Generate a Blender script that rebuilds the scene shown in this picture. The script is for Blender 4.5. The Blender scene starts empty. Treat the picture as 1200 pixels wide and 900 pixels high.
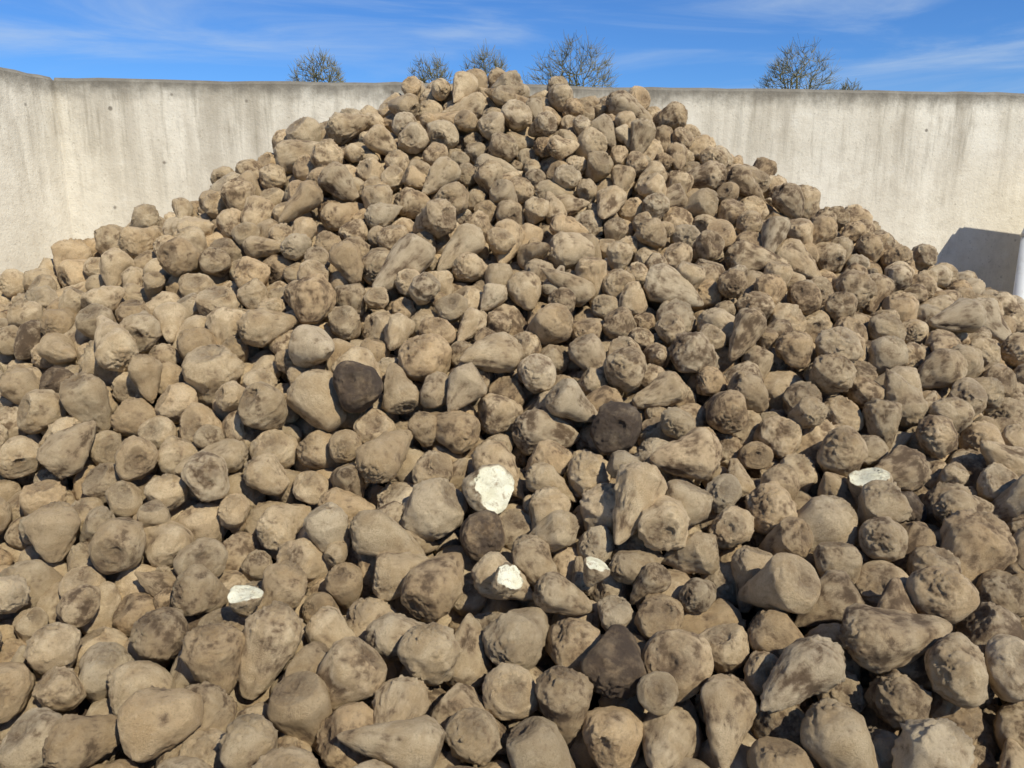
import bpy, math, random
import numpy as np
from mathutils import Vector, Matrix, noise, Quaternion
random.seed(7); rng=np.random.default_rng(11)
sc=bpy.context.scene
sc.view_settings.view_transform='Standard'
sc.view_settings.look='None'; sc.view_settings.exposure=0; sc.view_settings.gamma=1

# ------------------------------------------------------------ helpers
class NT:
    def __init__(s,nt): s.nt=nt
    def n(s,t,**k):
        nd=s.nt.nodes.new(t)
        for a,v in k.items(): setattr(nd,a,v)
        return nd
    def link(s,a,b): s.nt.links.new(a,b)
    def val(s,x,sock):
        if hasattr(x,'links'): s.link(x,sock)
        else: sock.default_value=x
    def math(s,op,a,b=0.0,clamp=False):
        m=s.n('ShaderNodeMath',operation=op,use_clamp=clamp)
        s.val(a,m.inputs[0]); s.val(b,m.inputs[1]); return m.outputs[0]
    def mix(s,f,a,b,blend='MIX'):
        m=s.n('ShaderNodeMix',data_type='RGBA',blend_type=blend)
        s.val(f,m.inputs[0])
        s.val(a if hasattr(a,'links') else (*a,1),m.inputs[6])
        s.val(b if hasattr(b,'links') else (*b,1),m.inputs[7])
        return m.outputs[2]
    def noise(s,vec,scale,detail=4,rough=.55,dist=0.0):
        m=s.n('ShaderNodeTexNoise'); s.link(vec,m.inputs['Vector'])
        m.inputs['Scale'].default_value=scale; m.inputs['Detail'].default_value=detail
        m.inputs['Roughness'].default_value=rough; m.inputs['Distortion'].default_value=dist
        return m.outputs['Fac']
    def ramp(s,x,lo,hi,a=0.0,b=1.0):
        m=s.n('ShaderNodeMapRange',interpolation_type='SMOOTHSTEP')
        s.val(x,m.inputs[0])
        for i,v in enumerate((lo,hi,a,b)): s.val(v,m.inputs[i+1])
        return m.outputs[0]
def mat(name):
    m=bpy.data.materials.new(name); m.use_nodes=True
    t=NT(m.node_tree); b=m.node_tree.nodes['Principled BSDF']
    b.inputs['Roughness'].default_value=.9
    b.inputs['Specular IOR Level'].default_value=.25
    return m,t,b
def addobj(name,verts,faces,m=None,smooth=False):
    me=bpy.data.meshes.new(name); me.from_pydata(verts,[],faces); me.update()
    if smooth: me.shade_smooth()
    if m: me.materials.append(m)
    o=bpy.data.objects.new(name,me); sc.collection.objects.link(o); return o

# ------------------------------------------------------------ camera
PITCH=13
cam=bpy.data.cameras.new('camera'); co=bpy.data.objects.new('camera',cam)
sc.collection.objects.link(co); sc.camera=co
co.location=(0,0,1.6); co.rotation_euler=(math.radians(90-PITCH),0,0)
cam.lens=27.2; cam.sensor_width=36; cam.clip_end=3000; cam.clip_start=.05

# ------------------------------------------------------------ light
EL=math.radians(44); AZ=math.radians(36)
sd=Vector((math.cos(EL)*math.sin(AZ),-math.cos(EL)*math.cos(AZ),math.sin(EL)))
su=bpy.data.lights.new('sun','SUN'); su.energy=5.0; su.angle=math.radians(.5); su.color=(1,.945,.82)
so=bpy.data.objects.new('sun',su); sc.collection.objects.link(so)
so.rotation_euler=sd.to_track_quat('Z','Y').to_euler(); so.location=(3,-5,8)
w=bpy.data.worlds.new('World'); sc.world=w; w.use_nodes=True
t=NT(w.node_tree); bg=w.node_tree.nodes['Background']
sky=t.n('ShaderNodeTexSky'); sky.sky_type='NISHITA'; sky.sun_disc=False
sky.sun_elevation=EL; sky.sun_rotation=math.radians(180)-AZ
sky.air_density=1.0; sky.dust_density=.1; sky.ozone_density=3.0
tc=t.n('ShaderNodeTexCoord')
mp=t.n('ShaderNodeMapping'); mp.inputs['Scale'].default_value=(1.1,1.1,8); mp.inputs['Rotation'].default_value=(0,.10,0); mp.inputs['Location'].default_value=(3.4,1.2,.3)
t.link(tc.outputs['Generated'],mp.inputs['Vector'])
c1=t.noise(mp.outputs[0],2.4,8,.6,.7)
cl=t.ramp(c1,.40,.78,0,.55)
tint=t.mix(1.0,sky.outputs[0],(.50,.90,1.46),'MULTIPLY')
col=t.mix(cl,tint,(6.2,7.6,9.4))
t.link(col,bg.inputs[0]); bg.inputs[1].default_value=.085

# ------------------------------------------------------------ heap height field (outer surface)
RR=[0,.15,.5,1.0,1.76,2.75,3.7,4.6]; DD=[0,.03,.20,.53,1.0,1.43,2.0,2.6]
AY=3.85
def outer(x,y):
    ex=np.where(x<-.40,(-.40-x)/1.47,np.where(x>.36,(x-.36)/1.36,0.0))
    r=np.sqrt(ex**2+(y-AY)**2)
    z=2.11-np.interp(r,RR,DD)+.19*np.exp(-(r/.42)**2)
    z=z-.14*np.clip((-2.0-x)/.8,0,1)+.01*np.clip((-.8-x)/.6,0,1)
    z=z+.045*np.sin(x*2.3+y*1.1+.6)*np.sin(y*2.1-x*.8+1.)+.02*np.sin(x*5.1)*np.sin(y*4.3)
    return z
THK=.36
def core(x,y): return outer(x,y)-THK
CX,CY=-2.79,5.0
LS=.24
def backy(x): return CY+(x-CX)*(.67/6.33)
def leftx(y): return CX-(CY-y)*LS

# ------------------------------------------------------------ beet meshes
NV=58; NCUT=5
import bmesh
beetcol=bpy.data.collections.new('sugar_beet_shapes')

bmat,t,b=mat('beet_skin')
tc=t.n('ShaderNodeTexCoord')
def inst(nm):
    a=t.n('ShaderNodeAttribute',attribute_type='INSTANCER',attribute_name=nm); return a.outputs['Fac']
def geo(nm):
    a=t.n('ShaderNodeAttribute',attribute_type='GEOMETRY',attribute_name=nm); return a.outputs['Fac']
rnd=inst('rnd'); dirt_and_shade=inst('dirt_and_shade'); crev=geo('crev'); crown=geo('crown'); flesh=geo('flesh')
vm=t.n('ShaderNodeVectorMath',operation='ADD'); t.link(tc.outputs['Object'],vm.inputs[0])
cmb=t.n('ShaderNodeCombineXYZ'); t.link(t.math('MULTIPLY',rnd,57.),cmb.inputs[0]); t.link(t.math('MULTIPLY',rnd,91.),cmb.inputs[1])
t.link(cmb.outputs[0],vm.inputs[1]); P=vm.outputs[0]
n1=t.noise(P,1.2,5,.6,.4); n2=t.noise(P,2.6,12,.82,.3); n3=t.noise(P,14,7,.8); n4=t.noise(P,55,4,.8)
base=t.mix(t.ramp(n1,.3,.7),(.50,.355,.19),(.76,.60,.37))
base=t.mix(t.ramp(n2,.35,.7,0,.45),base,(.62,.45,.245))
tone=t.math('FRACT',t.math('MULTIPLY',rnd,13.7))
tone2=t.math('FRACT',t.math('MULTIPLY',rnd,37.1))
tone3=t.math('FRACT',t.math('MULTIPLY',rnd,71.3))
base=t.mix(t.ramp(tone2,.5,1.,0,.5),base,(.58,.38,.18))
base=t.mix(t.ramp(tone,.65,1.,0,.4),base,(.72,.61,.42))
base=t.mix(t.ramp(n3,.54,.70,0,.6),base,(.82,.68,.46))
base=t.mix(t.ramp(n3,.50,.30,0,.65),base,(.25,.16,.08))
base=t.mix(t.ramp(n4,.46,.32,0,.55),base,(.19,.12,.062))
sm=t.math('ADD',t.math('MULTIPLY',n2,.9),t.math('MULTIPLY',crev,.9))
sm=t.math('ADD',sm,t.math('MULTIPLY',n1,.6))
sm=t.math('ADD',sm,t.math('MULTIPLY',dirt_and_shade,.60))  # brings in soil cover plus the right flank's painted shade
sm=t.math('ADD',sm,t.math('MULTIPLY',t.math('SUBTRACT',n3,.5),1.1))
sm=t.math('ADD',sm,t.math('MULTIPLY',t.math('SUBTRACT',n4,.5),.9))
soil_and_shade=t.mix(n3,(.06,.036,.018),(.20,.125,.062))
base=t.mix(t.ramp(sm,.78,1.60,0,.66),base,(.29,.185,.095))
base=t.mix(t.ramp(sm,1.12,1.72,0,.92),base,soil_and_shade)
base=t.mix(t.math('MULTIPLY',crown,t.ramp(n2,.3,.6,.2,.8)),base,(.14,.09,.048))
vv=t.math('ADD',t.math('MULTIPLY',tone3,.38),.80)
vc=t.n('ShaderNodeCombineXYZ')
for i_ in range(3): t.link(vv,vc.inputs[i_])
base=t.mix(1.0,base,vc.outputs[0],'MULTIPLY')
rot=t.ramp(dirt_and_shade,1.0,1.15)
base=t.mix(t.math('MULTIPLY',rot,t.ramp(n1,.3,.6,.3,.9)),base,(.07,.048,.032))
fl=t.mix(t.ramp(n1,.4,.7),(.70,.67,.50),(.60,.56,.38))
fl=t.mix(t.ramp(n3,.50,.68,0,.75),fl,(.42,.33,.19))
fl=t.mix(t.ramp(n2,.52,.63,0,.85),fl,(.30,.21,.12))
base=t.mix(flesh,base,fl)
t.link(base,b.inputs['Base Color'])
bh=t.math('ADD',t.math('MULTIPLY',n3,.9),t.math('MULTIPLY',n4,.4)); bh=t.math('ADD',bh,t.math('MULTIPLY',n2,.7))
bp=t.n('ShaderNodeBump'); bp.inputs['Distance'].default_value=.012
t.link(t.math('SUBTRACT',.85,t.math('MULTIPLY',flesh,.5)),bp.inputs['Strength'])
t.link(bh,bp.inputs['Height']); t.link(bp.outputs[0],b.inputs['Normal'])
t.link(t.ramp(sm,.9,1.3,.5,.85),b.inputs['Roughness']); b.inputs['Specular IOR Level'].default_value=.45

ASP=[]; TR=.52
from mathutils import noise as mn
SUB=5
bm=bmesh.new(); bmesh.ops.create_icosphere(bm,subdivisions=SUB,radius=1)
icoV=np.array([v.co[:] for v in bm.verts]); icoF=np.array([[v.index for v in f.verts] for f in bm.faces]); bm.free()
for k in range(NV):
    R=random.Random(100+k)
    cut=k>=NV-NCUT
    A=R.choice([1.10,1.18,1.25,1.32,1.4,1.5,1.55,1.65,1.75,1.9]) if not cut else 1.25
    ASP.append(A)
    D=2*A-1-TR; L=D+TR
    n=icoV.copy(); nz=n[:,2]; ang=np.arctan2(n[:,1],n[:,0])
    s=np.clip(-nz,0,1); up=np.clip(nz,0,1)
    kk=R.uniform(1.65,2.4); tp=R.uniform(.30,.50) if A>1.35 else R.uniform(.12,.35)
    rad=np.sqrt(np.clip(1-nz**2,0,1))
    rl=np.power(np.clip(1-np.power(s,kk),0,1),.54)*(1-tp*s)
    rad=np.where(nz<0,rl,rad)
    z=np.where(nz<0,-s*L,up*R.uniform(.72,.98))
    e=R.uniform(.80,1.); ph=R.uniform(0,6.28)
    rad=rad*(1-(1-e)*(.5+.5*np.cos(2*(ang-ph))))
    rad=rad*(1+.07*R.random()*np.cos(3*ang+R.uniform(0,6))+.02*np.cos(5*ang+R.uniform(0,6)+2*z))
    rad=rad*(1-.12*R.random()*np.clip(up*1.6-.2,0,1))
    bx=R.uniform(-.28,.28)*(s**2); by=R.uniform(-.28,.28)*(s**2)
    P3=np.stack([rad*np.cos(ang)+bx,rad*np.sin(ang)+by,z],1)
    off=Vector((R.uniform(0,90),R.uniform(0,90),R.uniform(0,90)))
    lo=np.empty(len(P3)); mi=np.empty(len(P3)); hi=np.empty(len(P3))
    for i,p in enumerate(P3):
        v=Vector(p)
        lo[i]=mn.noise(v*1.0+off)
        mi[i]=mn.fractal(v*2.2+off,1.1,2.1,3)
        hi[i]=mn.fractal(Vector((v.x*7,v.y*7,v.z*9))+off,.8,2.1,3)
    nn=n*np.array([1,1,.8]); nn/=np.linalg.norm(nn,axis=1)[:,None]
    g=np.zeros(len(P3))
    for a0 in (ph+1.57,ph-1.57):
        da=np.angle(np.exp(1j*(ang-a0-.25*z)))
        g+=np.exp(-(da/.2)**2)*np.clip(s*2.2,0,1)*np.clip((1-s)*3,0,1)
    amp=R.uniform(.08,.16); rough_=R.uniform(.4,1.2)
    wr=np.sin(z*R.uniform(13,19)+3*lo+2*mi)*np.clip(mi+.15,0,.5)*.04
    clod=np.clip(mi*1.2+hi*.5-.45,0,.5)*R.choice([0,0,.10,.18])
    disp=amp*lo+(.04*mi+.022*hi)*rough_-.08*g*R.uniform(.1,1.)+wr+clod
    ck=np.clip((nz-.55)/.3,0,1)
    disp+=ck*.06*np.sin(mi*9+ang*R.choice([3,4,5]))
    taper_damp=np.clip(1.15-s*.5,.4,1)
    P4=P3+nn*(disp*taper_damp)[:,None]
    for q in range(R.choice([0,0,0,1,1])):
        d=np.array([R.gauss(0,1),R.gauss(0,1),R.gauss(0,.6)]); d/=np.linalg.norm(d)
        pr=P4@d; lim=pr.max()*R.uniform(.86,.95)
        ov=np.clip(pr-lim,0,None); P4-=ov[:,None]*d*.65
    crown=np.zeros(len(P3)); fle=np.zeros(len(P3))
    if not cut and R.random()<.55:
        d=np.array([R.gauss(0,.18),R.gauss(0,.18),1]); d/=np.linalg.norm(d)
        lim=R.uniform(.50,.72); pr=P4@d; ov=np.clip(pr-lim,0,None)
        rr=np.hypot(P4[:,0],P4[:,1])
        dish=-.16*np.exp(-(rr/.25)**2)+.03*np.cos(rr*22)*np.exp(-(rr/.5)**2)
        msk=np.clip(ov/.07,0,1)
        P4-=(ov*.85)[:,None]*d; P4+=(msk*dish+msk*.03*hi)[:,None]*d
        crown=msk*np.clip(1.05-rr*.9,0.1,1)
    elif not cut:
        crown=np.clip((nz-.8)/.15,0,1)*.6
    if R.random()<.35 and not cut:
        lim=-L*R.uniform(.78,.92); msk=P4[:,2]<lim
        P4[:,2]=np.where(msk,lim+(P4[:,2]-lim)*.2,P4[:,2])
    elif not cut and 1.3<A<1.7:
        tl=np.clip((s-.94)/.06,0,1); P4[:,2]-=tl**1.4*R.uniform(.05,.22)
    if cut:
        d=np.array([R.gauss(0,.2),R.gauss(0,.2),1]); d/=np.linalg.norm(d)
        lim=R.uniform(.1,.35); sd2=np.array([math.cos(ph),math.sin(ph),0])
        pr=P4@d+.22*lo+.10*mi+.35*np.clip(P4@sd2-.25,0,1); ov=np.clip(pr-lim,0,None)
        P4-=(ov*.97)[:,None]*d; P4+=(np.clip(ov/.1,0,1)*.05*(mi+hi*.25))[:,None]*d
        fle=np.clip((ov-.02)/.05,0,1)
    me=bpy.data.meshes.new('sugar_beet_shape')
    me.from_pydata(P4.tolist(),[],icoF.tolist()); me.update(); me.shade_smooth()
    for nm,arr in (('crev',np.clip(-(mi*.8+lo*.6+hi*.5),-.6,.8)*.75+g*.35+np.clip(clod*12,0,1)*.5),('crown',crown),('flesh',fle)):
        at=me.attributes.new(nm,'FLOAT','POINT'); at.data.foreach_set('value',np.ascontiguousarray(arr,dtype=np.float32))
    me.materials.append(bmat)
    o=bpy.data.objects.new('sugar_beet_shape_%02d'%k,me); beetcol.objects.link(o)
ASP=np.array(ASP)

# ------------------------------------------------------------ packing (tapered two-sphere bodies settling on the heap)
X0,X1,Y0,Y1=-3.4,3.9,-.15,5.6
N=7400
xs=rng.uniform(X0,X1,N*2); ys=rng.uniform(Y0,Y1,N*2)
ok=(ys<backy(xs)-.08)&(xs>leftx(ys)+.08)&(outer(xs,ys)>.08)
xs=xs[ok][:N]; ys=ys[ok][:N]
xt=rng.uniform(-.6,.6,120); yt=rng.uniform(3.5,4.2,120); xs=np.r_[xs,xt]; ys=np.r_[ys,yt]; N=len(xs)
var=rng.integers(0,NV-NCUT,N)
a=np.clip(rng.normal(.0570,.0100,N),.037,.086)
small=rng.random(N)<.08; a[small]=rng.uniform(.024,.036,small.sum())
a=a*np.where(ASP[var]>1.5,.93,1.0)
d=a*(2*ASP[var]-1-TR)
zc=core(xs,ys)+rng.uniform(.05,.55,N)
p1=np.stack([xs,ys,zc],1)
ax=rng.normal(0,1,(N,3)); ax[:,2]*=.65; ax/=np.linalg.norm(ax,axis=1)[:,None]
p2=p1-ax*d[:,None]
P=np.concatenate([p1,p2]); rad=np.concatenate([a,a*TR*1.12]); M=2*N
own=np.concatenate([np.arange(N)]*2)
def normals(x,y):
    h=.03; dx=(core(x+h,y)-core(x-h,y))/(2*h); dy=(core(x,y+h)-core(x,y-h))/(2*h)
    nn=np.stack([-dx,-dy,np.ones_like(dx)],1); return nn/np.linalg.norm(nn,axis=1)[:,None]
def pairs():
    cs=.21; q=np.floor(P/cs).astype(np.int64)+50
    key=(q[:,0]*1000+q[:,1])*1000+q[:,2]
    order=np.argsort(key,kind='stable'); ks=key[order]
    I=[];J=[]
    idx=np.arange(M)
    for ox in (-1,0,1):
        for oy in (-1,0,1):
            for oz in (-1,0,1):
                kk=key+(ox*1000+oy)*1000+oz
                lo=np.searchsorted(ks,kk,'left'); hi=np.searchsorted(ks,kk,'right')
                cnt=hi-lo
                if cnt.sum()==0: continue
                ii=np.repeat(idx,cnt)
                st=np.repeat(lo,cnt); cum=np.cumsum(cnt)-cnt
                jj=order[st+(np.arange(len(ii))-np.repeat(cum,cnt))]
                m=(ii<jj)&(own[ii]!=own[jj]); ii=ii[m]; jj=jj[m]
                dd=np.linalg.norm(P[ii]-P[jj],axis=1)
                m=dd<rad[ii]+rad[jj]+.03
                I.append(ii[m]); J.append(jj[m])
    return np.concatenate(I),np.concatenate(J)
IT=220
for it in range(IT):
    if it%10==0: I,J=pairs()
    nr=normals(P[:,0],P[:,1])
    step=.0045 if it<150 else .0022 if it<190 else .0008
    P-=nr*step*.6; P[:,2]-=step*.4
    for sub in range(2):
        df=P[I]-P[J]; ds=np.linalg.norm(df,axis=1)+1e-9
        ov=(rad[I]+rad[J])*1.0-ds; m=ov>0
        ii=I[m];jj=J[m]; c=(df[m]/ds[m][:,None])*ov[m][:,None]*.5
        wi=rad[jj]/(rad[ii]+rad[jj])*2; wj=2-wi
        cnt=np.bincount(ii,minlength=M)+np.bincount(jj,minlength=M); cnt=np.maximum(cnt,1)**.5
        for ax_ in range(3):
            cc=np.bincount(ii,c[:,ax_]*wi,M)-np.bincount(jj,c[:,ax_]*wj,M)
            P[:,ax_]+=cc/cnt*.9
        df=P[:N]-P[N:]; ds=np.linalg.norm(df,axis=1)+1e-9
        c=df/ds[:,None]*((ds-d)*.5)[:,None]
        P[:N]-=c; P[N:]+=c
        pen=np.maximum(core(P[:,0],P[:,1]),0)+rad-P[:,2]; nz=normals(P[:,0],P[:,1])
        m=pen>0; P[m]+=nz[m]*(pen[m]*nz[m][:,2])[:,None]
        lim=backy(P[:,0])-rad; P[:,1]=np.minimum(P[:,1],lim)
        lim=leftx(P[:,1])+rad*1.1; P[:,0]=np.maximum(P[:,0],lim)
p1=P[:N]; axis=p1-P[N:]; axis/=np.linalg.norm(axis,axis=1)[:,None]
hgt=p1[:,2]-outer(p1[:,0],p1[:,1])
dirt_and_shade=np.clip(rng.beta(1.6,2.4,N)+.14*np.clip(p1[:,0],-1,1.4)+.10*np.sin(p1[:,0]*3+1)*np.sin(p1[:,1]*3.3),0,.98)  # random dirt, with shade painted in by darkening the right flank
rotm=rng.random(N)<.014; dirt_and_shade[rotm]=rng.uniform(1.03,1.15,rotm.sum())
rot=np.zeros((N,3)); scl=np.stack([a,a,a],1)
quats=[]
for i in range(N):
    q=Vector(axis[i]).to_track_quat('Z','Y')@Quaternion((0,0,1),random.uniform(0,6.283))
    quats.append(q)
cuts=[(-.07,1.90,1.15,(.02,-.85,.5)),(-.60,1.63,.55,(.2,-.1,1)),(1.02,1.92,.9,(-.1,-.05,1)),(.23,1.66,.4,(.4,-.1,1)),
      (-.03,1.58,.45,(.8,-.2,.8))]
used=[]
for ci,(cx,cy,cs_,dr) in enumerate(cuts):
    dd=np.hypot(p1[:,0]-cx,p1[:,1]-cy)
    s_c=np.where(dd<.10,hgt-dd*.5,-9)
    for u_ in used: s_c[u_]=-9
    i=int(np.argmax(s_c)); used.append(i)
    var[i]=NV-NCUT+ci%NCUT
    quats[i]=Vector(dr).normalized().to_track_quat('Z','Y')@Quaternion((0,0,1),random.uniform(0,6.28))
    s_=.046*cs_+.014; scl[i]=(s_,s_,s_); dirt_and_shade[i]=.35
    p1[i]+=np.array([0,-.008,.012])
for i in range(N): rot[i]=quats[i].to_euler()[:]
keep=p1[:,2]<outer(p1[:,0],p1[:,1])+.10
me=bpy.data.meshes.new('sugar_beet_pile'); me.from_pydata(p1[keep].tolist(),[],[])
def pa(nm,ty,arr,field):
    at=me.attributes.new(nm,ty,'POINT'); at.data.foreach_set(field,np.ascontiguousarray(arr[keep]).ravel())
pa('rot','FLOAT_VECTOR',rot.astype(np.float32),'vector'); pa('scl','FLOAT_VECTOR',scl.astype(np.float32),'vector')
pa('idx','INT',var.astype(np.int32),'value'); pa('rnd','FLOAT',rng.random(N).astype(np.float32),'value'); pa('dirt_and_shade','FLOAT',dirt_and_shade.astype(np.float32),'value')
pile=bpy.data.objects.new('sugar_beet_pile',me); sc.collection.objects.link(pile)
ng=bpy.data.node_groups.new('beet_instances','GeometryNodeTree')
ng.interface.new_socket('Geometry',in_out='INPUT',socket_type='NodeSocketGeometry')
ng.interface.new_socket('Geometry',in_out='OUTPUT',socket_type='NodeSocketGeometry')
g=NT(ng); gi=g.n('NodeGroupInput'); go=g.n('NodeGroupOutput')
ip=g.n('GeometryNodeInstanceOnPoints'); ci=g.n('GeometryNodeCollectionInfo')
ci.inputs['Collection'].default_value=beetcol; ci.inputs['Separate Children'].default_value=True; ci.inputs['Reset Children'].default_value=True
def na(nm,ty):
    x=g.n('GeometryNodeInputNamedAttribute',data_type=ty); x.inputs['Name'].default_value=nm; return x.outputs['Attribute']
e2r=g.n('FunctionNodeEulerToRotation'); g.link(na('rot','FLOAT_VECTOR'),e2r.inputs[0])
g.link(gi.outputs[0],ip.inputs['Points']); g.link(ci.outputs[0],ip.inputs['Instance'])
ip.inputs['Pick Instance'].default_value=True
g.link(na('idx','INT'),ip.inputs['Instance Index']); g.link(e2r.outputs[0],ip.inputs['Rotation'])
g.link(na('scl','FLOAT_VECTOR'),ip.inputs['Scale']); g.link(ip.outputs[0],go.inputs[0])
md=pile.modifiers.new('instances','NODES'); md.node_group=ng

# dark core under the beets, near-black colour standing in for shade in gaps
smat,t,b=mat('soil_and_shade')
tc=t.n('ShaderNodeTexCoord'); s1=t.noise(tc.outputs['Object'],14,6,.7)
t.link(t.mix(s1,(.02,.013,.008),(.08,.052,.03)),b.inputs['Base Color'])
nx,ny=150,125; V=[];F=[]
gx=np.linspace(-3.6,5.2,nx); gy=np.linspace(-.6,5.95,ny)
for j in range(ny):
    for i in range(nx):
        x,y=gx[i],gy[j]
        z=max(float(core(x,y))+.02+.03*mn.noise(Vector((x*6,y*6,0))),.0)-.02
        V.append((x,y,z))
for j in range(ny-1):
    for i in range(nx-1):
        q=j*nx+i
        ids=(q,q+1,q+nx+1,q+nx)
        if max(V[k][2] for k in ids)>-.015: F.append(ids)
V=[(max(x,float(leftx(y))+.004),min(y,float(backy(x))-.004),z) for x,y,z in V]
addobj('dark_gap_core',V,F,smat,True)

# ------------------------------------------------------------ walls
wm,t,b=mat('old_concrete')
gn=t.n('ShaderNodeNewGeometry'); pos=gn.outputs['Position']
sp=t.n('ShaderNodeSeparateXYZ'); t.link(pos,sp.inputs[0]); Z=sp.outputs[2]
mp=t.n('ShaderNodeMapping'); mp.inputs['Scale'].default_value=(1,1,.09); t.link(pos,mp.inputs[0]); st=mp.outputs[0]
a1=t.noise(pos,1.1,5,.6); a2=t.noise(pos,9,6,.7); a3=t.noise(pos,60,4,.7)
s1=t.noise(st,4.5,6,.62,.2); s2=t.noise(st,19,5,.7,.2); s3=t.noise(st,1.3,4,.6,.1)
c=t.mix(t.ramp(a1,.3,.7),(.62,.56,.44),(.76,.70,.57))
c=t.mix(t.ramp(a2,.43,.70,0,.45),c,(.49,.43,.33))
c=t.mix(t.ramp(a2,.44,.28,0,.35),c,(.80,.76,.65))
topf=t.ramp(t.math('ADD',Z,t.math('MULTIPLY',s3,1.1)),1.85,2.85,.08,1.0)
c=t.mix(t.math('MULTIPLY',topf,t.ramp(s1,.43,.68,0,.64)),c,(.31,.265,.195))
c=t.mix(t.math('MULTIPLY',topf,t.ramp(s2,.48,.72,0,.58)),c,(.25,.215,.155))
c=t.mix(t.ramp(s1,.55,.30,0,.2),c,(.78,.74,.63))
edge=t.ramp(t.math('ADD',Z,t.math('MULTIPLY',a2,.16)),2.29,2.44,0,.88)
c=t.mix(edge,c,(.13,.115,.09))
c=t.mix(t.ramp(a3,.58,.72,0,.65),c,(.30,.26,.19))
vo=t.n('ShaderNodeTexVoronoi'); t.link(pos,vo.inputs['Vector']); vo.inputs['Scale'].default_value=4.5
c=t.mix(t.ramp(vo.outputs['Distance'],.08,.04,0,.75),c,(.12,.10,.075))
t.link(c,b.inputs['Base Color'])
bp=t.n('ShaderNodeBump'); bp.inputs['Strength'].default_value=.6; bp.inputs['Distance'].default_value=.014
t.link(t.math('ADD',t.math('MULTIPLY',a2,.7),t.math('MULTIPLY',a3,.4)),bp.inputs['Height']); t.link(bp.outputs[0],b.inputs['Normal'])
H=2.36
def wall(name,pa_,pb_,out,th=.24,h=H,joint=1.25):
    A=Vector(pa_);B=Vector(pb_); L=(B-A).length; u=(B-A)/L; o=Vector(out)
    V=[];F=[]
    prof=[]; x=0
    while x<L-.01:
        x2=min(x+joint,L)
        q=np.linspace(x,x2-.006,60)
        prof+=[(float(v),0) for v in q]
        if x2<L: prof+=[(x2-.005,.004),(x2-.001,.004)]
        x=x2
    n=len(prof)
    rows=[(-.05,0.),(h-.02,0.),(h,.02),(h,th-.02),(h-.02,th),(-.05,th)]
    for (z,ins) in rows:
        for s_,dp in prof:
            p=A+u*s_+o*(ins+(dp if ins<.1 else 0)); zz=z
            if z>1: zz+=.012*mn.noise(Vector((s_*1.6,3.1,0)))+.008*mn.noise(Vector((s_*9,1.1,0)))
            V.append((p.x,p.y,zz))
    for r in range(5):
        for i in range(n-1): q=r*n+i; F.append((q,q+1,q+n+1,q+n))
    F.append(tuple(r*n for r in range(6))); F.append(tuple(r*n+n-1 for r in range(5,-1,-1)))
    return addobj(name,V,F,wm)
ub=Vector((6.33,.67,0)).normalized(); ob=Vector((-ub.y,ub.x,0))
wall('concrete_wall',(CX,CY,0),tuple(Vector((CX,CY,0))+ub*11),ob,joint=7.6)
ul=Vector((-LS,-1,0)).normalized(); ol=Vector((-1,LS,0)).normalized()
wall('concrete_wall',(CX,CY,0),tuple(Vector((CX,CY,0))+ul*8),ol,joint=5.0)

# made-up block stack, out of view right, added to cast the back-wall shadow
def box(bmx,c,s):
    r=bmesh.ops.create_cube(bmx,size=1)
    for v in r['verts']: v.co=Vector((v.co.x*s[0]+c[0],v.co.y*s[1]+c[1],v.co.z*s[2]+c[2]))
bmx=bmesh.new(); bh_=.68
for k in range(3):
    box(bmx,(4.12+.02*k,4.88,bh_/2+(bh_+.003)*k),(1.3,.6,bh_))
for sx in (-.3,.3): box(bmx,(4.2+sx,4.88,3*(bh_+.003)+.03),(.18,.18,.06))
bmesh.ops.bevel(bmx,geom=bmx.edges[:],offset=.05,segments=3,affect='EDGES')
me=bpy.data.meshes.new('shadow_caster_blocks'); bmx.to_mesh(me); bmx.free(); me.materials.append(wm)
o=bpy.data.objects.new('shadow_caster_blocks',me); sc.collection.objects.link(o)

# white post at the back wall
pm,t,b=mat('white_paint'); tc=t.n('ShaderNodeTexCoord'); q=t.noise(tc.outputs['Object'],9,5,.7)
t.link(t.mix(t.ramp(q,.45,.75,0,.6),(.74,.74,.70),(.45,.40,.32)),b.inputs['Base Color'])
bmx=bmesh.new(); bmesh.ops.create_cone(bmx,cap_ends=True,segments=24,radius1=.045,radius2=.045,depth=1.42)
bmesh.ops.translate(bmx,verts=bmx.verts[:],vec=(0,0,.71))
r=bmesh.ops.create_cone(bmx,cap_ends=True,segments=24,radius1=.052,radius2=.036,depth=.05); bmesh.ops.translate(bmx,verts=r['verts'],vec=(0,0,1.44))
me=bpy.data.meshes.new('white_post'); bmx.to_mesh(me); bmx.free(); me.materials.append(pm); me.shade_smooth()
o=bpy.data.objects.new('white_post',me); o.location=(3.19,4.85,0); sc.collection.objects.link(o)

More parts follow.
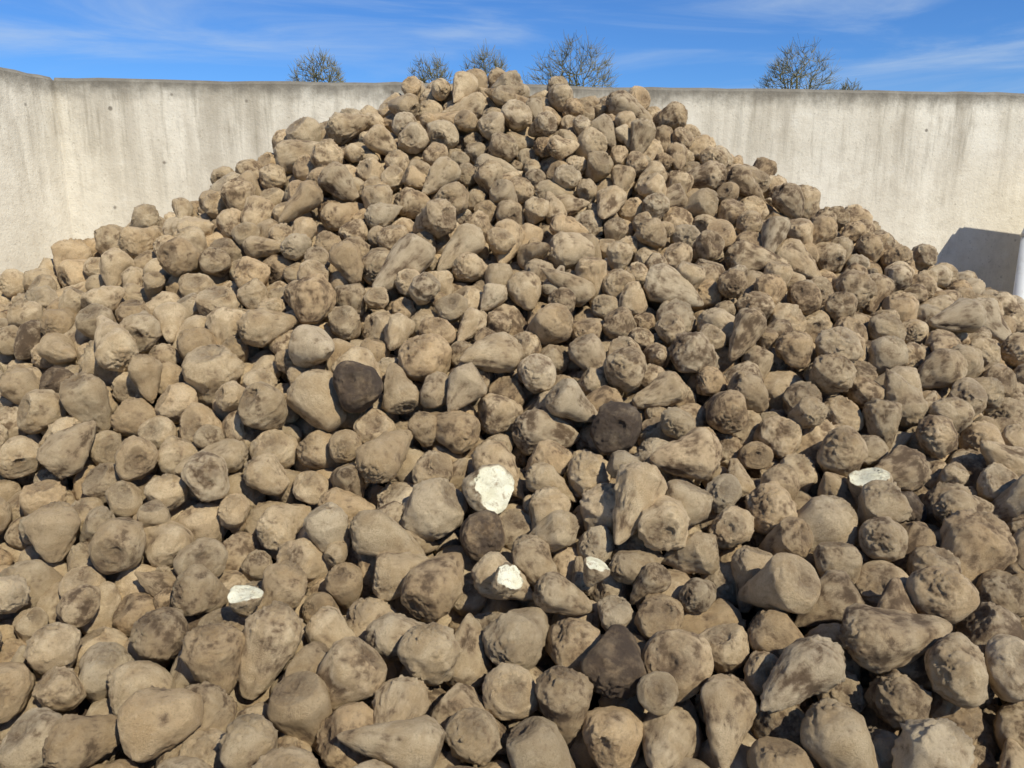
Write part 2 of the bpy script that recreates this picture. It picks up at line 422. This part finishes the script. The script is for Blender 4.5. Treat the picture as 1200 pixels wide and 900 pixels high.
# ------------------------------------------------------------ ground
gm,t,b=mat('field_ground'); gn=t.n('ShaderNodeNewGeometry'); g1=t.noise(gn.outputs['Position'],.3,8,.65); g2=t.noise(gn.outputs['Position'],5,6,.7)
c=t.mix(t.ramp(g1,.4,.6),(.06,.08,.025),(.12,.10,.05)); c=t.mix(t.ramp(g2,.4,.7,0,.5),c,(.05,.04,.025)); t.link(c,b.inputs['Base Color'])
S=1200; addobj('ground',[(-S,-S,-.03),(S,-S,-.03),(S,S,-.03),(-S,S,-.03)],[(0,1,2,3)],gm)
fm,t,b=mat('dirty_concrete_floor'); gn=t.n('ShaderNodeNewGeometry'); g1=t.noise(gn.outputs['Position'],1.5,8,.65); g2=t.noise(gn.outputs['Position'],22,6,.7)
c=t.mix(t.ramp(g1,.4,.62),(.30,.27,.22),(.12,.09,.06)); c=t.mix(t.ramp(g2,.45,.7,0,.7),c,(.07,.05,.03)); t.link(c,b.inputs['Base Color'])
addobj('concrete_floor',[(-7,-12,-.022),(9,-12,-.022),(9,6.6,-.022),(-4.5,5.2,-.022)],[(0,1,2,3)],fm)

# ------------------------------------------------------------ bare trees beyond the wall
tm,t,b=mat('twig_bark'); tc=t.n('ShaderNodeTexCoord'); q=t.noise(tc.outputs['Object'],2,4,.6)
t.link(t.mix(q,(.15,.13,.07),(.30,.27,.13)),b.inputs['Base Color'])
def tree(x,y,h,wd,vh,seed):
    R=random.Random(seed); V=[];F=[]
    def tube(pts,r0,r1):
        n=5 if r0>.04 else 3; m=len(pts); base=len(V)
        for i,p in enumerate(pts):
            dv=(pts[min(i+1,m-1)]-pts[max(i-1,0)]); q=dv.to_track_quat('Z','Y'); r=r0+(r1-r0)*i/(m-1)
            for k in range(n):
                an=6.2832*k/n; V.append((p+q@Vector((math.cos(an)*r,math.sin(an)*r,0)))[:])
        for i in range(m-1):
            for k in range(n):
                F.append((base+i*n+k,base+i*n+(k+1)%n,base+(i+1)*n+(k+1)%n,base+(i+1)*n+k))
    def curve(a,bq,bow,steps=4):
        up=Vector((0,0,1)); pts=[]
        side=Vector((R.gauss(0,1),R.gauss(0,1),R.gauss(0,.3)))*bow*.3
        L=(bq-a).length
        for i in range(steps+1):
            s=i/steps; k=4*s*(1-s)
            pts.append(a.lerp(bq,s)-up*k*bow*L*.16+side*k*L*.25+Vector((R.gauss(0,1),R.gauss(0,1),R.gauss(0,1)))*L*.012*(0<i<steps))
        return pts
    hw=wd/2; zc=h-vh
    ph=R.uniform(0,6.28)
    def pt(f,low=-.6):
        th=R.uniform(0,6.283); c=R.uniform(low,1); s=math.sqrt(1-c*c)
        lump=1-.24*(.5+.5*math.sin(3*th+ph+2*c))-.16*R.random()**2
        r=f*lump
        return Vector((math.cos(th)*s*hw*r,math.sin(th)*s*hw*r,zc+c*vh*r))
    base=Vector((0,0,0)); fork=Vector((R.uniform(-.1,.1),R.uniform(-.1,.1),zc-vh*1.1))
    tube(curve(base,fork,.2,6),h*.020,h*.012)
    prev=[fork]
    for f,cnt,r0,r1,st in ((.38,12,.06,.03,5),(.62,60,.026,.015,4),(.82,260,.014,.009,4),(1.03,1400,.009,.005,3)):
        new=[]
        for _ in range(cnt):
            q=pt(f*R.uniform(.82,1.08))
            cand=sorted(prev,key=lambda p:(p-q).length+1.2*max(0,p.z-q.z+.15))[:3]; a_=R.choice(cand)
            if (a_-q).length<.05: continue
            pts=curve(a_,q,.5,st); tube(pts,r0,r1); new.append(q); new.append(pts[-2])
        prev=new
    o=addobj('bare_tree',V,F,tm); o.location=(x,y,-.03); o.rotation_euler=(0,0,R.uniform(-.3,.3))
tree(-9.3,40,9.1,3.2,1.9,1); tree(-4.0,41,9.1,2.8,2.0,2); tree(-1.25,40,9.3,3.1,2.2,3); tree(3.0,40,9.8,5.3,2.7,4); tree(13.8,40,9.5,4.3,2.4,5); tree(17.2,42,8.0,1.8,1.5,6)
